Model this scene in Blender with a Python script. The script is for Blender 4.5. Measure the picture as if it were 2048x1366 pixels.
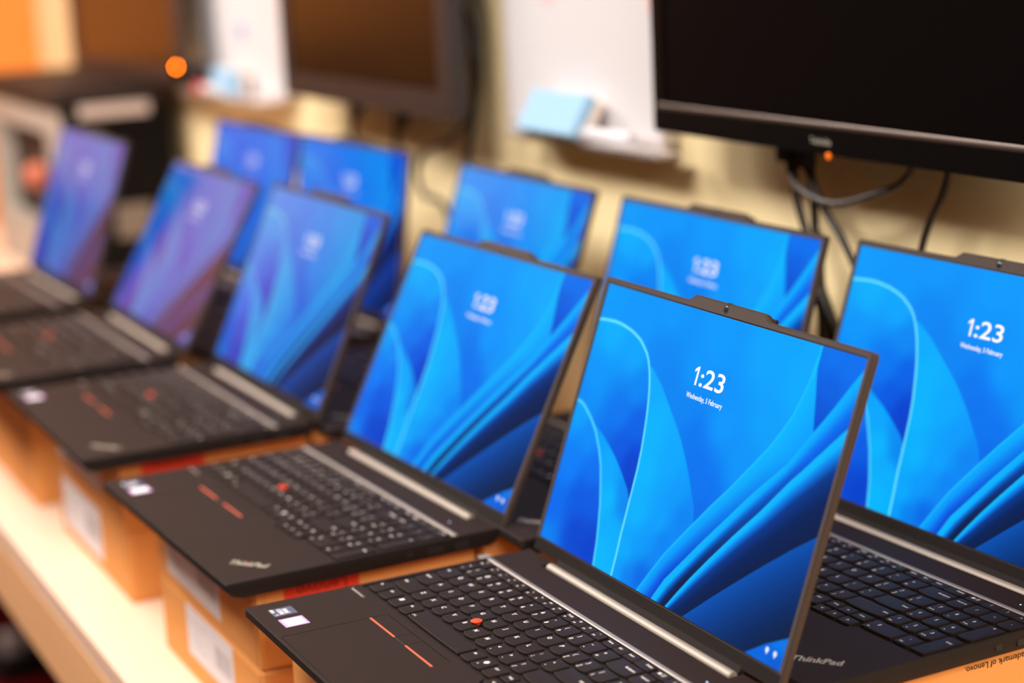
import bpy, bmesh, math, random
import numpy as np
from mathutils import Matrix, Vector, Euler

for _o in list(bpy.data.objects):
    bpy.data.objects.remove(_o)
S = 0.001                       # every length below is in millimetres
COL = bpy.context.scene.collection
SC = bpy.context.scene
rnd = random.Random(4)

# ------------------------------------------------------------------ camera
cam_data = bpy.data.cameras.new('camera')
cam = bpy.data.objects.new('camera', cam_data)
COL.objects.link(cam)
right = Vector((0.44587633, 0.17165664 * 0 + 0.8938047, -0.04803591))
down = Vector((0.17165664, -0.13805429, -0.97543581))
fwd = Vector((-0.87848067, 0.42667806, -0.21498265))
m = Matrix((right, -down, -fwd)).transposed().to_4x4()
m.translation = Vector((1330.546, -406.061, 501.687)) * S
cam.matrix_world = m
cam_data.sensor_width = 36.0
cam_data.lens = 3766.86 * 36 / 2048
cam_data.clip_start = 0.05
cam_data.clip_end = 60
cam_data.dof.use_dof = True
cam_data.dof.focus_distance = 1.372
cam_data.dof.aperture_fstop = 2.6
SC.camera = cam

# ------------------------------------------------------------------ world and lights
SC.view_settings.view_transform = 'Standard'
SC.view_settings.look = 'None'
SC.view_settings.gamma = 1.0
SC.view_settings.use_curve_mapping = False
SC.view_settings.exposure = 0.0
world = bpy.data.worlds.new('room_air')
SC.world = world
world.use_nodes = True
wb = world.node_tree.nodes['Background']
wb.inputs[0].default_value = (1.0, 0.80, 0.62, 1)
wb.inputs[1].default_value = 0.05


def area(name, loc, size, power, color, target):
    d = bpy.data.lights.new(name, 'AREA')
    d.shape = 'RECTANGLE'
    d.size, d.size_y = size[0] * S, size[1] * S
    d.energy = power
    d.color = color
    o = bpy.data.objects.new(name, d)
    COL.objects.link(o)
    o.location = Vector(loc) * S
    v = (Vector(target) - Vector(loc))
    o.rotation_euler = v.to_track_quat('-Z', 'Y').to_euler()
    return o


WARM = (1.0, 0.93, 0.86)
area('ceiling_light', (-200, -750, 1560), (1300, 600), 54, WARM, (-200, -620, 0))
area('ceiling_light', (-2300, -600, 1560), (1300, 700), 66, WARM, (-2250, -480, 0))
area('ceiling_light', (2300, -350, 1500), (900, 900), 70, WARM, (0, 0, 0))


# ------------------------------------------------------------------ helpers
def lin(c):
    return tuple(((x / 255) / 12.92 if x / 255 <= 0.04045 else ((x / 255 + 0.055) / 1.055) ** 2.4) for x in c)


MATS = {}


def mat(name, rgb, rough=0.6, metal=0.0, spec=0.5, var=0.0, scale=20.0, bump=0.0, bscale=400.0, emit=None,
        estr=1.0, stretch=None, coat=0.0):
    if name in MATS:
        return MATS[name]
    M = bpy.data.materials.new(name)
    M.use_nodes = True
    nt = M.node_tree
    b = nt.nodes['Principled BSDF']
    col = lin(rgb) + (1,)
    b.inputs['Base Color'].default_value = col
    b.inputs['Roughness'].default_value = rough
    b.inputs['Metallic'].default_value = metal
    b.inputs['Specular IOR Level'].default_value = spec
    b.inputs['Coat Weight'].default_value = coat
    b.inputs['Coat Roughness'].default_value = 0.1
    if var or bump:
        tc = nt.nodes.new('ShaderNodeTexCoord')
        mp = nt.nodes.new('ShaderNodeMapping')
        if stretch:
            mp.inputs['Scale'].default_value = stretch
        nt.links.new(tc.outputs['Object'], mp.inputs[0])
    if var:
        n = nt.nodes.new('ShaderNodeTexNoise')
        n.inputs['Scale'].default_value = scale
        n.inputs['Detail'].default_value = 5
        r = nt.nodes.new('ShaderNodeMix')
        r.data_type = 'RGBA'
        lo = tuple(x * (1 - var) for x in col[:3]) + (1,)
        hi = tuple(min(1, x * (1 + var)) for x in col[:3]) + (1,)
        r.inputs[6].default_value = lo
        r.inputs[7].default_value = hi
        nt.links.new(mp.outputs[0], n.inputs[0])
        nt.links.new(n.outputs[0], r.inputs[0])
        nt.links.new(r.outputs[2], b.inputs['Base Color'])
    if bump:
        n = nt.nodes.new('ShaderNodeTexNoise')
        n.inputs['Scale'].default_value = bscale
        bp = nt.nodes.new('ShaderNodeBump')
        bp.inputs['Strength'].default_value = bump
        bp.inputs['Distance'].default_value = 0.0005
        nt.links.new(mp.outputs[0], n.inputs[0])
        nt.links.new(n.outputs[0], bp.inputs['Height'])
        nt.links.new(bp.outputs[0], b.inputs['Normal'])
    if emit:
        b.inputs['Emission Color'].default_value = lin(emit) + (1,)
        b.inputs['Emission Strength'].default_value = estr
    MATS[name] = M
    return M


class MB:
    """collects vertices and faces in millimetres"""

    def __init__(s):
        s.v, s.f = [], []

    def add(s, v, f, M=None):
        n = len(s.v)
        if M is not None:
            v = [tuple(M @ Vector(p)) for p in v]
        s.v += [tuple(p) for p in v]
        s.f += [tuple(i + n for i in q) for q in f]
        return s

    def box(s, a, b, M=None):
        x0, y0, z0 = a
        x1, y1, z1 = b
        v = [(x0, y0, z0), (x1, y0, z0), (x1, y1, z0), (x0, y1, z0), (x0, y0, z1), (x1, y0, z1), (x1, y1, z1), (x0, y1, z1)]
        f = [(0, 3, 2, 1), (4, 5, 6, 7), (0, 1, 5, 4), (1, 2, 6, 5), (2, 3, 7, 6), (3, 0, 4, 7)]
        return s.add(v, f, M)

    def cbox(s, a, b, c=1.0, M=None):
        """box with chamfered edges"""
        bm = bmesh.new()
        bmesh.ops.create_cube(bm, size=1)
        for q in bm.verts:
            q.co = Vector([a[i] + (q.co[i] + .5) * (b[i] - a[i]) for i in range(3)])
        bmesh.ops.bevel(bm, geom=bm.edges[:], offset=c, segments=2, affect='EDGES', profile=0.5)
        v = [tuple(q.co) for q in bm.verts]
        bm.verts.index_update()
        f = [tuple(q.index for q in p.verts) for p in bm.faces]
        bm.free()
        return s.add(v, f, M)

    def rings(s, rings, cap0=True, cap1=True, M=None):
        n = len(rings[0])
        v = [p for r in rings for p in r]
        f = []
        for k in range(len(rings) - 1):
            for i in range(n):
                j = (i + 1) % n
                f.append((k * n + i, k * n + j, (k + 1) * n + j, (k + 1) * n + i))
        if cap0:
            f.append(tuple(reversed(range(n))))
        if cap1:
            f.append(tuple(range((len(rings) - 1) * n, len(rings) * n)))
        return s.add(v, f, M)

    def tube(s, pts, r, n=10):
        pts = [Vector(p) for p in pts]
        rg = []
        up = Vector((0.13, 0.31, 0.94)).normalized()
        for i, p in enumerate(pts):
            t = (pts[min(i + 1, len(pts) - 1)] - pts[max(i - 1, 0)]).normalized()
            a = t.cross(up)
            if a.length < 1e-3:
                a = t.cross(Vector((1, 0, 0)))
            a.normalize()
            b = t.cross(a)
            rg.append([tuple(p + r * (math.cos(w) * a + math.sin(w) * b)) for w in (2 * math.pi * k / n for k in range(n))])
        return s.rings(rg)

    def lathe(s, prof, n=24, M=None):
        rg = [[(r * math.cos(2 * math.pi * k / n), r * math.sin(2 * math.pi * k / n), z) for k in range(n)] for r, z in prof]
        return s.rings(rg, M=M)

    def mesh(s, name):
        me = bpy.data.meshes.new(name)
        me.from_pydata([(a * S, b * S, c * S) for a, b, c in s.v], [], s.f)
        me.validate()
        me.update()
        return me


def smooth(me, ang=35):
    for p in me.polygons:
        p.use_smooth = True
    try:
        me.set_sharp_from_angle(angle=math.radians(ang))
    except Exception:
        pass
    return me


def link(name, me, material=None, parent=None, loc=None, rot=None, **props):
    if isinstance(me, MB):
        me = me.mesh(name)
    if material is not None and len(me.materials) == 0:
        me.materials.append(material)
    o = bpy.data.objects.new(name, me)
    COL.objects.link(o)
    if parent is not None:
        o.parent = parent
    if loc is not None:
        o.location = Vector(loc) * S
    if rot is not None:
        o.rotation_euler = rot
    for k, v in props.items():
        o[k] = v
    return o


def thing(name, loc, rz, label, category, group=None):
    o = bpy.data.objects.new(name, None)
    o.empty_display_size = 0.02
    COL.objects.link(o)
    o.location = Vector(loc) * S
    o.rotation_euler = (0, 0, rz)
    o['label'] = label
    o['category'] = category
    if group:
        o['group'] = group
    return o


def rrect(x0, y0, x1, y1, r, n=5):
    """counter-clockwise rounded rectangle; r is one radius or four (from lower left, ccw)"""
    if not isinstance(r, (tuple, list)):
        r = (r,) * 4
    out = []
    for (cx, cy, sx, sy, a0, rr) in ((x0, y0, 1, 1, 180, r[0]), (x1, y0, -1, 1, 270, r[1]), (x1, y1, -1, -1, 0, r[2]), (x0, y1, 1, -1, 90, r[3])):
        for k in range(n + 1):
            a = math.radians(a0 + 90 * k / n)
            out.append((cx + sx * rr + rr * math.cos(a), cy + sy * rr + rr * math.sin(a)))
    return out


def slab(mb, outer, holes, z0, z1):
    """flat slab of outline outer with holes, between z0 and z1"""
    bm = bmesh.new()
    loops = []
    for lp in [outer] + holes:
        vs = [bm.verts.new((x, y, 0)) for x, y in lp]
        for i in range(len(vs)):
            bm.edges.new((vs[i], vs[(i + 1) % len(vs)]))
        loops.append(len(lp))
    bmesh.ops.triangle_fill(bm, edges=bm.edges[:], use_beauty=True, normal=(0, 0, 1))
    bm.verts.ensure_lookup_table()
    bm.verts.index_update()
    vv = [(q.co.x, q.co.y) for q in bm.verts]
    tri = []
    for p in bm.faces:
        t = [q.index for q in p.verts]
        a, b, c = (vv[i] for i in t[:3])
        if (b[0] - a[0]) * (c[1] - a[1]) - (b[1] - a[1]) * (c[0] - a[0]) < 0:
            t.reverse()
        tri.append(t)
    bm.free()
    n = len(vv)
    v = [(x, y, z1) for x, y in vv] + [(x, y, z0) for x, y in vv]
    f = [tuple(t) for t in tri] + [tuple(i + n for i in reversed(t)) for t in tri]
    k = 0
    for li, cnt in enumerate(loops):
        for i in range(cnt):
            a, b = k + i, k + (i + 1) % cnt
            f.append((b, a, a + n, b + n) if False else (a + n, b + n, b, a))
        k += cnt
    return mb.add(v, f)


def inset(loop, d):
    """offset a convex-ish loop inwards by d (simple vertex normal offset, ccw loop)"""
    n = len(loop)
    out = []
    for i in range(n):
        p, q, r = loop[i - 1], loop[i], loop[(i + 1) % n]
        e1 = Vector((q[0] - p[0], q[1] - p[1]))
        e2 = Vector((r[0] - q[0], r[1] - q[1]))
        if e1.length < 1e-6:
            e1 = e2
        if e2.length < 1e-6:
            e2 = e1
        e1.normalize()
        e2.normalize()
        nn = Vector((-e1.y - e2.y, e1.x + e2.x))
        if nn.length < 1e-6:
            nn = Vector((-e1.y, e1.x))
        nn.normalize()
        c = max(0.5, nn.dot(Vector((-e1.y, e1.x))))
        out.append((q[0] + nn.x * d / c, q[1] + nn.y * d / c))
    return out


_TC = {}


def text_geo(body, size, bold=0.0, res=2):
    """flat glyph geometry in millimetres, centred on its own box; returns verts, faces, width, height"""
    k = (body, size, bold, res)
    if k in _TC:
        return _TC[k]
    cu = bpy.data.curves.new('glyphs', 'FONT')
    cu.body = body
    cu.size = size
    cu.offset = bold
    cu.resolution_u = res
    o = bpy.data.objects.new('glyphs', cu)
    COL.objects.link(o)
    bpy.context.view_layer.update()
    me = bpy.data.meshes.new_from_object(o)
    v = [tuple(q.co) for q in me.vertices]
    f = [tuple(p.vertices) for p in me.polygons]
    bpy.data.objects.remove(o)
    bpy.data.curves.remove(cu)
    bpy.data.meshes.remove(me)
    if v:
        xs = [p[0] for p in v]
        ys = [p[1] for p in v]
        cx, cy = (min(xs) + max(xs)) / 2, (min(ys) + max(ys)) / 2
        w, h = max(xs) - min(xs), max(ys) - min(ys)
        v = [(x - cx, y - cy, 0) for x, y, z in v]
    else:
        w = h = 0
    _TC[k] = (v, f, w, h)
    return _TC[k]


def put_text(mb, body, size, x, y, z=0, align='C', sx=1.0, bold=0.0, shear=0.0, rot=0.0, res=2, M=None):
    v, f, w, h = text_geo(body, size, bold, res)
    dx = {'C': 0, 'L': w / 2 * sx, 'R': -w / 2 * sx}[align]
    c, s_ = math.cos(rot), math.sin(rot)
    vv = []
    for a, b, _ in v:
        a = a * sx + shear * b + dx
        vv.append((x + a * c - b * s_, y + a * s_ + b * c, z))
    return mb.add(vv, f, M)


# ------------------------------------------------------------------ materials
m_deck = mat('black_deck_paint', (39, 28, 24), 0.62, spec=0.11, var=0.12, scale=700, bump=0.25, bscale=2500)
m_side = mat('black_base_side', (32, 28, 27), 0.6, spec=0.15)
m_edge = mat('worn_edge', (92, 84, 80), 0.35, spec=0.6)
m_well = mat('keyboard_well', (30, 26, 26), 0.6, spec=0.12)
m_key = mat('black_keycap', (31, 22, 19), 0.5, spec=0.13, var=0.08, scale=900)
m_print = mat('key_print', (222, 214, 208), 0.6)
m_chin = mat('bezel_plastic_shaded', (34, 29, 28), 0.65, spec=0.12)  # same plastic as the bezel, with the chin's shade put into the colour
m_bezel = mat('dark_bezel_plastic', (74, 66, 63), 0.65, spec=0.12, var=0.06, scale=1500)
m_rim = mat('lid_rim', (74, 62, 57), 0.5, spec=0.3)
m_lid = mat('lid_cover_black', (66, 54, 48), 0.55, spec=0.2)
m_gasket = mat('screen_gasket', (10, 9, 10), 0.5)
m_barrel = mat('satin_hinge', (172, 162, 152), 0.55, metal=0.6, spec=0.5)
m_ridge = mat('satin_ridge', (158, 150, 143), 0.45, metal=0.6)
m_red = mat('red_nub_rubber', (226, 66, 26), 0.6)
m_redstrip = mat('red_stripe', (214, 92, 62), 0.45)
m_lens = mat('camera_glass', (24, 44, 50), 0.08, spec=0.8)
m_black = mat('flat_black', (8, 8, 8), 0.6)
m_rubber = mat('foot_rubber', (14, 13, 13), 0.9)
m_logo = mat('silver_logo', (168, 164, 150), 0.4, metal=0.3)
m_logodot = mat('logo_red_dot', (200, 30, 30), 0.4)
m_stk_blue = mat('sticker_dark_blue', (66, 78, 108), 0.35)
m_stk_white = mat('sticker_white', (244, 242, 250), 0.4)
m_stk_purple = mat('sticker_purple', (196, 150, 210), 0.4)
m_stk_teal = mat('sticker_teal', (176, 214, 226), 0.4)
m_whiteprint = mat('sticker_print', (232, 234, 238), 0.5)
m_led = mat('power_led', (200, 225, 255), 0.4, emit=(150, 195, 255), estr=1.6)
m_clock = mat('screen_white_glyphs', (0, 0, 0), 0.4, emit=(255, 255, 255), estr=1.0)
m_icon = mat('screen_icon', (0, 0, 0), 0.4, emit=(225, 240, 255), estr=1.0)

m_card = mat('cardboard', (232, 162, 92), 0.85, var=0.10, scale=9, bump=0.3, bscale=60, spec=0.2)
m_cardflap = mat('cardboard_flap', (228, 157, 88), 0.85, var=0.10, scale=12, bump=0.3, bscale=60, spec=0.2)
m_tape = mat('clear_tape', (216, 168, 110), 0.3)
m_label = mat('paper_label', (226, 222, 226), 0.7)
m_ink = mat('label_ink', (186, 178, 180), 0.8)
m_marker = mat('black_marker_writing', (70, 36, 18), 0.8)
m_redprint = mat('red_box_print', (226, 58, 18), 0.75)
m_redink = mat('dark_red_letters', (164, 26, 8), 0.8)
m_blackink = mat('box_black_print', (44, 26, 16), 0.8)


# ------------------------------------------------------------------ the wallpaper of the screens
AW, AH = 344.7, 215.4
cE = [(.852, -.01), (.851, .044), (.849, .09), (.842, .147), (.824, .238), (.802, .3), (.778, .36), (.741, .431), (.69, .528), (.635, .621), (.584, .715), (.519, .839), (.486, .919), (.454, 1.0), (.424, 1.06)]
cG = [(1.04, -.06), (.976, .092), (.945, .17), (.92, .228), (.901, .269), (.842, .405), (.783, .495), (.752, .546), (.693, .65), (.642, .739), (.591, .834), (.545, .919), (.516, 1.0), (.482, 1.06)]
cH = [(1.03, .17), (.958, .294), (.927, .347), (.894, .405), (.872, .441), (.806, .566), (.743, .672), (.681, .783), (.634, .872), (.603, .936), (.574, 1.0), (.546, 1.06)]
cI = [(1.03, .537), (.937, .637), (.871, .714), (.804, .796), (.736, .881), (.645, 1.0), (.58, 1.06)]
cF = [(.8565, -.01), (.858, .068), (.863, .098), (.877, .158), (.892, .23), (.901, .271)]
cA = [(-.005, .140), (.035, .134), (.068, .131), (.095, .132), (.119, .136), (.148, .143), (.173, .153), (.200, .167), (.223, .187), (.242, .207), (.257, .231), (.269, .258), (.279, .287), (.290, .325), (.300, .370), (.308, .412), (.317, .475), (.325, .54), (.33, .61), (.332, .688), (.334, .766), (.336, .844), (.34, .92), (.342, 1.0), (.345, 1.06)]
cB = [(.277, .245), (.333, .294), (.391, .361), (.432, .408), (.466, .451), (.514, .525), (.555, .6), (.582, .655), (.592, .70)]
cC = [(-.005, .457), (.02, .461), (.04, .471), (.083, .506), (.117, .544), (.15, .597), (.177, .652), (.196, .71), (.218, .782), (.235, .856), (.246, .909), (.259, 1.0), (.267, 1.06)]
cD = [(.075, .498), (.094, .511), (.163, .551), (.225, .598), (.271, .643), (.312, .689), (.334, .728)]


def wallpaper(U, V):
    P = np.c_[U * AW, V * AH]

    def seg(c):
        c = np.array(c) * (AW, AH)
        best = np.full(len(P), 1e9)
        for a, b in zip(c[:-1], c[1:]):
            ab = b - a
            t = np.clip(((P - a) @ ab) / (ab @ ab), 0, 1)
            best = np.minimum(best, np.hypot(*(P - a - t[:, None] * ab).T))
        return best

    def inside(c):
        c = np.array(c) * (AW, AH)
        r = np.zeros(len(P), bool)
        x, y = P.T
        for a, b in zip(c, np.roll(c, -1, axis=0)):
            if a[1] == b[1]:
                continue
            cr = ((a[1] > y) != (b[1] > y)) & (x < (b[0] - a[0]) * (y - a[1]) / (b[1] - a[1]) + a[0])
            r ^= cr
        d = seg_mm(np.vstack([c, c[:1]]))
        return np.clip(.5 + np.where(r, d, -d) / .9, 0, 1)[:, None]

    def seg_mm(c):
        best = np.full(len(P), 1e9)
        for a, b in zip(c[:-1], c[1:]):
            ab = b - a
            if ab @ ab < 1e-9:
                continue
            t = np.clip(((P - a) @ ab) / (ab @ ab), 0, 1)
            best = np.minimum(best, np.hypot(*(P - a - t[:, None] * ab).T))
        return best

    def idw(pts):
        W = 0
        Cc = 0
        for u, v, *c in pts:
            d = ((U - u) * AW) ** 2 + ((V - v) * AH) ** 2 + 60
            w = 1 / d ** 1.6
            W = W + w
            Cc = Cc + w[:, None] * np.array(c, float)
        return Cc / W[:, None]

    def ramp(t, stops):
        xs = [s_[0] for s_ in stops]
        return np.stack([np.interp(t, xs, [s_[1 + i] for s_ in stops]) for i in range(3)], 1)

    img = idw([(.02, .02, 0, 146, 253), (.3, .04, 0, 142, 253), (.2, .1, 0, 142, 253), (.3, .2, 0, 128, 246), (.36, .28, 0, 124, 244), (.45, .2, 0, 140, 252), (.45, .35, 0, 124, 245),
               (.5, .08, 0, 145, 255), (.7, .08, 0, 155, 255), (.82, .15, 0, 160, 255), (.6, .35, 0, 142, 255), (.54, .5, 0, 108, 240), (.5, .43, 0, 112, 240), (.6, .58, 0, 108, 240),
               (.61, .66, 0, 100, 232), (.7, .45, 0, 140, 250), (.75, .3, 0, 150, 252), (.46, .9, 0, 108, 240), (.55, .72, 0, 118, 244), (.42, .98, 0, 90, 225)])
    # under the arch, left
    mk = inside([(-.05, .14)] + cA + [(-.05, 1.06)])
    img = img * (1 - mk) + mk * idw([(.08, .17, 0, 165, 255), (.2, .22, 0, 156, 255), (.25, .34, 0, 128, 246), (.28, .45, 0, 92, 232), (.2, .45, 0, 112, 242), (.05, .35, 0, 142, 252), (.02, .43, 0, 132, 250),
                   (.3, .6, 0, 62, 208), (.325, .69, 0, 58, 202), (.24, .55, 0, 84, 226)])
    # petal between A and B
    mk = inside(cA[11:] + [(.62, 1.06), (.592, .7)] + cB[::-1])
    soft = ramp(np.clip(seg(cB) / 40, 0, 1), [(0, 0, 0, 0), (1, 1, 1, 1)])[:, 0]
    pet = idw([(.30, .33, 0, 160, 255), (.34, .45, 0, 168, 255), (.36, .6, 0, 170, 255), (.38, .75, 0, 168, 255), (.45, .55, 0, 158, 255), (.5, .62, 0, 146, 252), (.47, .75, 0, 152, 255),
               (.37, .9, 0, 162, 255), (.42, .85, 0, 146, 252), (.36, .98, 0, 150, 255), (.40, .97, 0, 118, 240), (.5, .8, 0, 122, 244), (.45, .95, 0, 96, 230), (.55, .7, 0, 124, 244)])
    img = img * (1 - mk) + (pet) * mk
    # petal left of A, between C and D
    mk = inside([(-.05, .455)] + cC + [(.344, 1.06), (.336, .844), (.333, .728)] + cD[::-1] + [(.02, .461)])
    img = img * (1 - mk) + (idw([(.08, .5, 0, 142, 252), (.15, .56, 0, 150, 255), (.2, .65, 0, 158, 255), (.25, .75, 0, 172, 255), (.3, .85, 0, 165, 255), (.27, .95, 0, 172, 255), (.3, .7, 0, 132, 246), (.32, .75, 0, 124, 240)])) * mk
    mk = inside([(-.05, .455)] + cC + [(-.05, 1.06)])
    img = img * (1 - mk) + mk * idw([(.03, .49, 0, 152, 255), (.1, .58, 0, 132, 250), (.15, .68, 0, 106, 242), (.12, .8, 0, 84, 226), (.15, .92, 0, 66, 208), (.05, .7, 0, 118, 250), (.02, .88, 0, 100, 240),
                   (.02, .98, 0, 122, 242), (.22, .95, 0, 62, 205), (.17, .78, 0, 86, 228)])
    # dark wedge at top right
    mk = inside(cF + cG[:5][::-1] + [(1.01, -.02)])
    img = img * (1 - mk) + (idw([(.9, .02, 0, 108, 240), (.96, .04, 0, 106, 240), (.91, .12, 0, 92, 228), (.895, .2, 0, 82, 218), (.9, .25, 0, 72, 208)])) * mk
    dE, dG, dH, dI = seg(cE), seg(cG), seg(cH), seg(cI)
    x, y = U, V
    low = np.clip((V - .35) / .55, 0, 1)[:, None]
    mk = inside(cE + cG[::-1][:10] + cF[::-1])
    t = dE / (dE + dG + 1e-6)
    a = ramp(t, [(0, 0, 172, 255), (.5, 0, 160, 255), (1, 0, 148, 254)])
    b = ramp(t, [(0, 0, 160, 255), (.35, 0, 138, 250), (.7, 0, 90, 228), (1, 0, 60, 200)])
    c3 = a * (1 - low) + b * low
    top = np.clip((.12 - V) / .12, 0, 1)[:, None]
    c3 = c3 * (1 - top) + np.array([0, 190, 255]) * top
    img = img * (1 - mk) + (c3) * mk
    mk = inside(cG + cH[::-1])
    t = dG / (dG + dH + 1e-6)
    a = ramp(t, [(0, 0, 172, 255), (.3, 0, 150, 254), (.65, 0, 104, 238), (1, 0, 82, 222)])
    b = ramp(t, [(0, 0, 172, 255), (.3, 0, 165, 255), (.5, 0, 84, 190), (.7, 4, 32, 92), (1, 8, 22, 60)])
    img = img * (1 - mk) + ((a * (1 - low) + b * low)) * mk
    mk = inside(cH + cI[::-1])
    t = dH / (dH + dI + 1e-6)
    tt = np.clip(t * (1 + 1.2 * (1 - low[:, 0]) * 0), 0, 1)
    img = img * (1 - mk) + (ramp(tt, [(0, 0, 178, 255), (.10, 0, 165, 255), (.2, 0, 112, 226), (.33, 0, 52, 140), (.6, 0, 32, 92), (1, 6, 26, 72)])) * mk
    mk = inside(cI + [(1.06, 1.06), (1.06, .56)])
    img = img * (1 - mk) + (ramp(np.clip(dI / 95, 0, 1), [(0, 0, 76, 178), (.12, 0, 62, 152), (.4, 2, 38, 98), (.75, 14, 20, 44), (1, 22, 14, 22)])) * mk
    mk = inside([(.82, 1.06), (.879, 1.0), (.936, .943), (1.04, .86), (1.06, 1.06)])
    img = img * (1 - mk) + (idw([(.93, .99, 0, 96, 226), (.98, .92, 0, 116, 236), (.98, .98, 0, 84, 206)])) * mk
    # pale rim light along the petals
    for cv, col, w, k in ((cA, (135, 235, 255), 1.05, .95), (cC, (110, 225, 255), 1.15, .85), (cE[1:], (40, 195, 255), .9, .55), (cG[5:], (20, 185, 255), .7, .35), (cH[3:], (20, 185, 255), .7, .3)):
        d = seg(cv)
        a = (k * np.exp(-(d / w) ** 2))[:, None]
        img = img * (1 - a) + np.array(col) * a
    img[:, 1] *= 1.07
    return np.clip(img, 0, 255)


def screen_mesh():
    nx, ny = 430, 270
    xs = np.linspace(0, 1, nx + 1)
    ys = np.linspace(0, 1, ny + 1)
    U, V = np.meshgrid(xs, ys)
    U, V = U.ravel(), V.ravel()
    img = wallpaper(U, 1 - V) / 255
    l = np.where(img <= .04045, img / 12.92, ((img + .055) / 1.055) ** 2.4)
    me = bpy.data.meshes.new('screen')
    co = np.zeros((len(U), 3))
    co[:, 0] = U * AW * S
    co[:, 1] = V * AH * S
    i = np.arange(nx * ny)
    r, c = i // nx, i % nx
    a = r * (nx + 1) + c
    quads = np.stack([a, a + 1, a + nx + 2, a + nx + 1], 1)
    me.vertices.add(len(co))
    me.vertices.foreach_set('co', co.ravel())
    me.loops.add(quads.size)
    me.loops.foreach_set('vertex_index', quads.ravel().astype(np.int32))
    me.polygons.add(len(quads))
    me.polygons.foreach_set('loop_start', (np.arange(len(quads)) * 4).astype(np.int32))
    me.update(calc_edges=True)
    at = me.color_attributes.new('pixels', 'FLOAT_COLOR', 'POINT')
    at.data.foreach_set('color', np.c_[l, np.ones(len(l))].ravel().astype(np.float32))
    M = bpy.data.materials.new('lit_screen')
    M.use_nodes = True
    nt = M.node_tree
    b = nt.nodes['Principled BSDF']
    b.inputs['Base Color'].default_value = (.003, .003, .0035, 1)
    b.inputs['Roughness'].default_value = .16
    b.inputs['Specular IOR Level'].default_value = .30
    ca = nt.nodes.new('ShaderNodeVertexColor')
    ca.layer_name = 'pixels'
    oi = nt.nodes.new('ShaderNodeObjectInfo')       # every panel has its own tint, viewing-angle dimming put into colour
    mx = nt.nodes.new('ShaderNodeMix')
    mx.data_type = 'RGBA'
    mx.blend_type = 'MULTIPLY'
    mx.inputs[0].default_value = 1
    nt.links.new(ca.outputs[0], mx.inputs[6])
    nt.links.new(oi.outputs['Color'], mx.inputs[7])
    nt.links.new(mx.outputs[2], b.inputs['Emission Color'])
    b.inputs['Emission Strength'].default_value = 1.0
    ml = nt.nodes.new('ShaderNodeMath')             # and its own degree of gloss
    ml.operation = 'MULTIPLY'
    ml.inputs[1].default_value = .30
    nt.links.new(oi.outputs['Alpha'], ml.inputs[0])
    nt.links.new(ml.outputs[0], b.inputs['Specular IOR Level'])
    me.materials.append(M)
    return me


# ------------------------------------------------------------------ keyboard
PX, PY, X0, G = 19.05, 19.14, 0.8, 2.5
Y0 = 118.5
ROWH = 16.6
KEYS = []          # left, front, right, back, legend pieces, bow


def L(body, dx, dy, size=3.6, al='C', sx=1.0):
    return (body, dx, dy, size, al, sx)


def rowkeys(front, start, names, left=None, rightend=None, right_edge=None):
    s_ = start
    for i, (w, leg) in enumerate(names):
        r = X0 + PX * (s_ + w)
        l = X0 + PX * s_ + G
        if i == 0 and left is not None:
            l = left
        if i == len(names) - 1 and right_edge is not None:
            r = right_edge
        KEYS.append((l, front, r, front + ROWH, leg, 2.2))
        s_ += w


def letter(c):
    return [L(c, 4.5, 10.2, 5.0, 'C', 1.0)]


def dual(lo, hi):
    return [L(lo, 4.0, 3.6, 4.9), L(hi, 4.5, 10.6, 4.6)]


rowkeys(Y0, 0, [(2.25, [L('Shift', 2.0, 10.5, 3.0, 'L')])] + [(1, letter(c)) for c in 'ZXCVBNM'] + [(1, dual(',', '<')), (1, dual('.', '>')), (1, dual('/', '?')), (2.75, [L('Shift', -2.5, 10.0, 3.0, 'R')])], left=13.0, right_edge=279.6)
rowkeys(Y0 + PY, 0, [(1.75, [L('CapsLk', 2.0, 10.5, 2.9, 'L')])] + [(1, letter(c)) for c in 'ASDFGHJKL'] + [(1, dual(';', ':')), (1, dual("'", '"')), (2.25, [L('Enter', -2.5, 10.0, 3.0, 'R')])], left=11.0, right_edge=279.6)
rowkeys(Y0 + 2 * PY, 0, [(1.5, [L('Tab', 2.0, 10.5, 3.0, 'L')])] + [(1, letter(c)) for c in 'QWERTYUIOP'] + [(1, dual('[', '{')), (1, dual(']', '}')), (1.2, dual('\\', '|'))], left=10.0, right_edge=279.6)
rowkeys(Y0 + 3 * PY, 0, [(1, dual('`', '~'))] + [(1, dual(a, b)) for a, b in zip('1234567890-=', '!@#$%^&*()_+')] + [(1.7, [L('Backspace', -2.2, 10.0, 3.0, 'R')])], left=9.5, right_edge=280.0)
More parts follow.
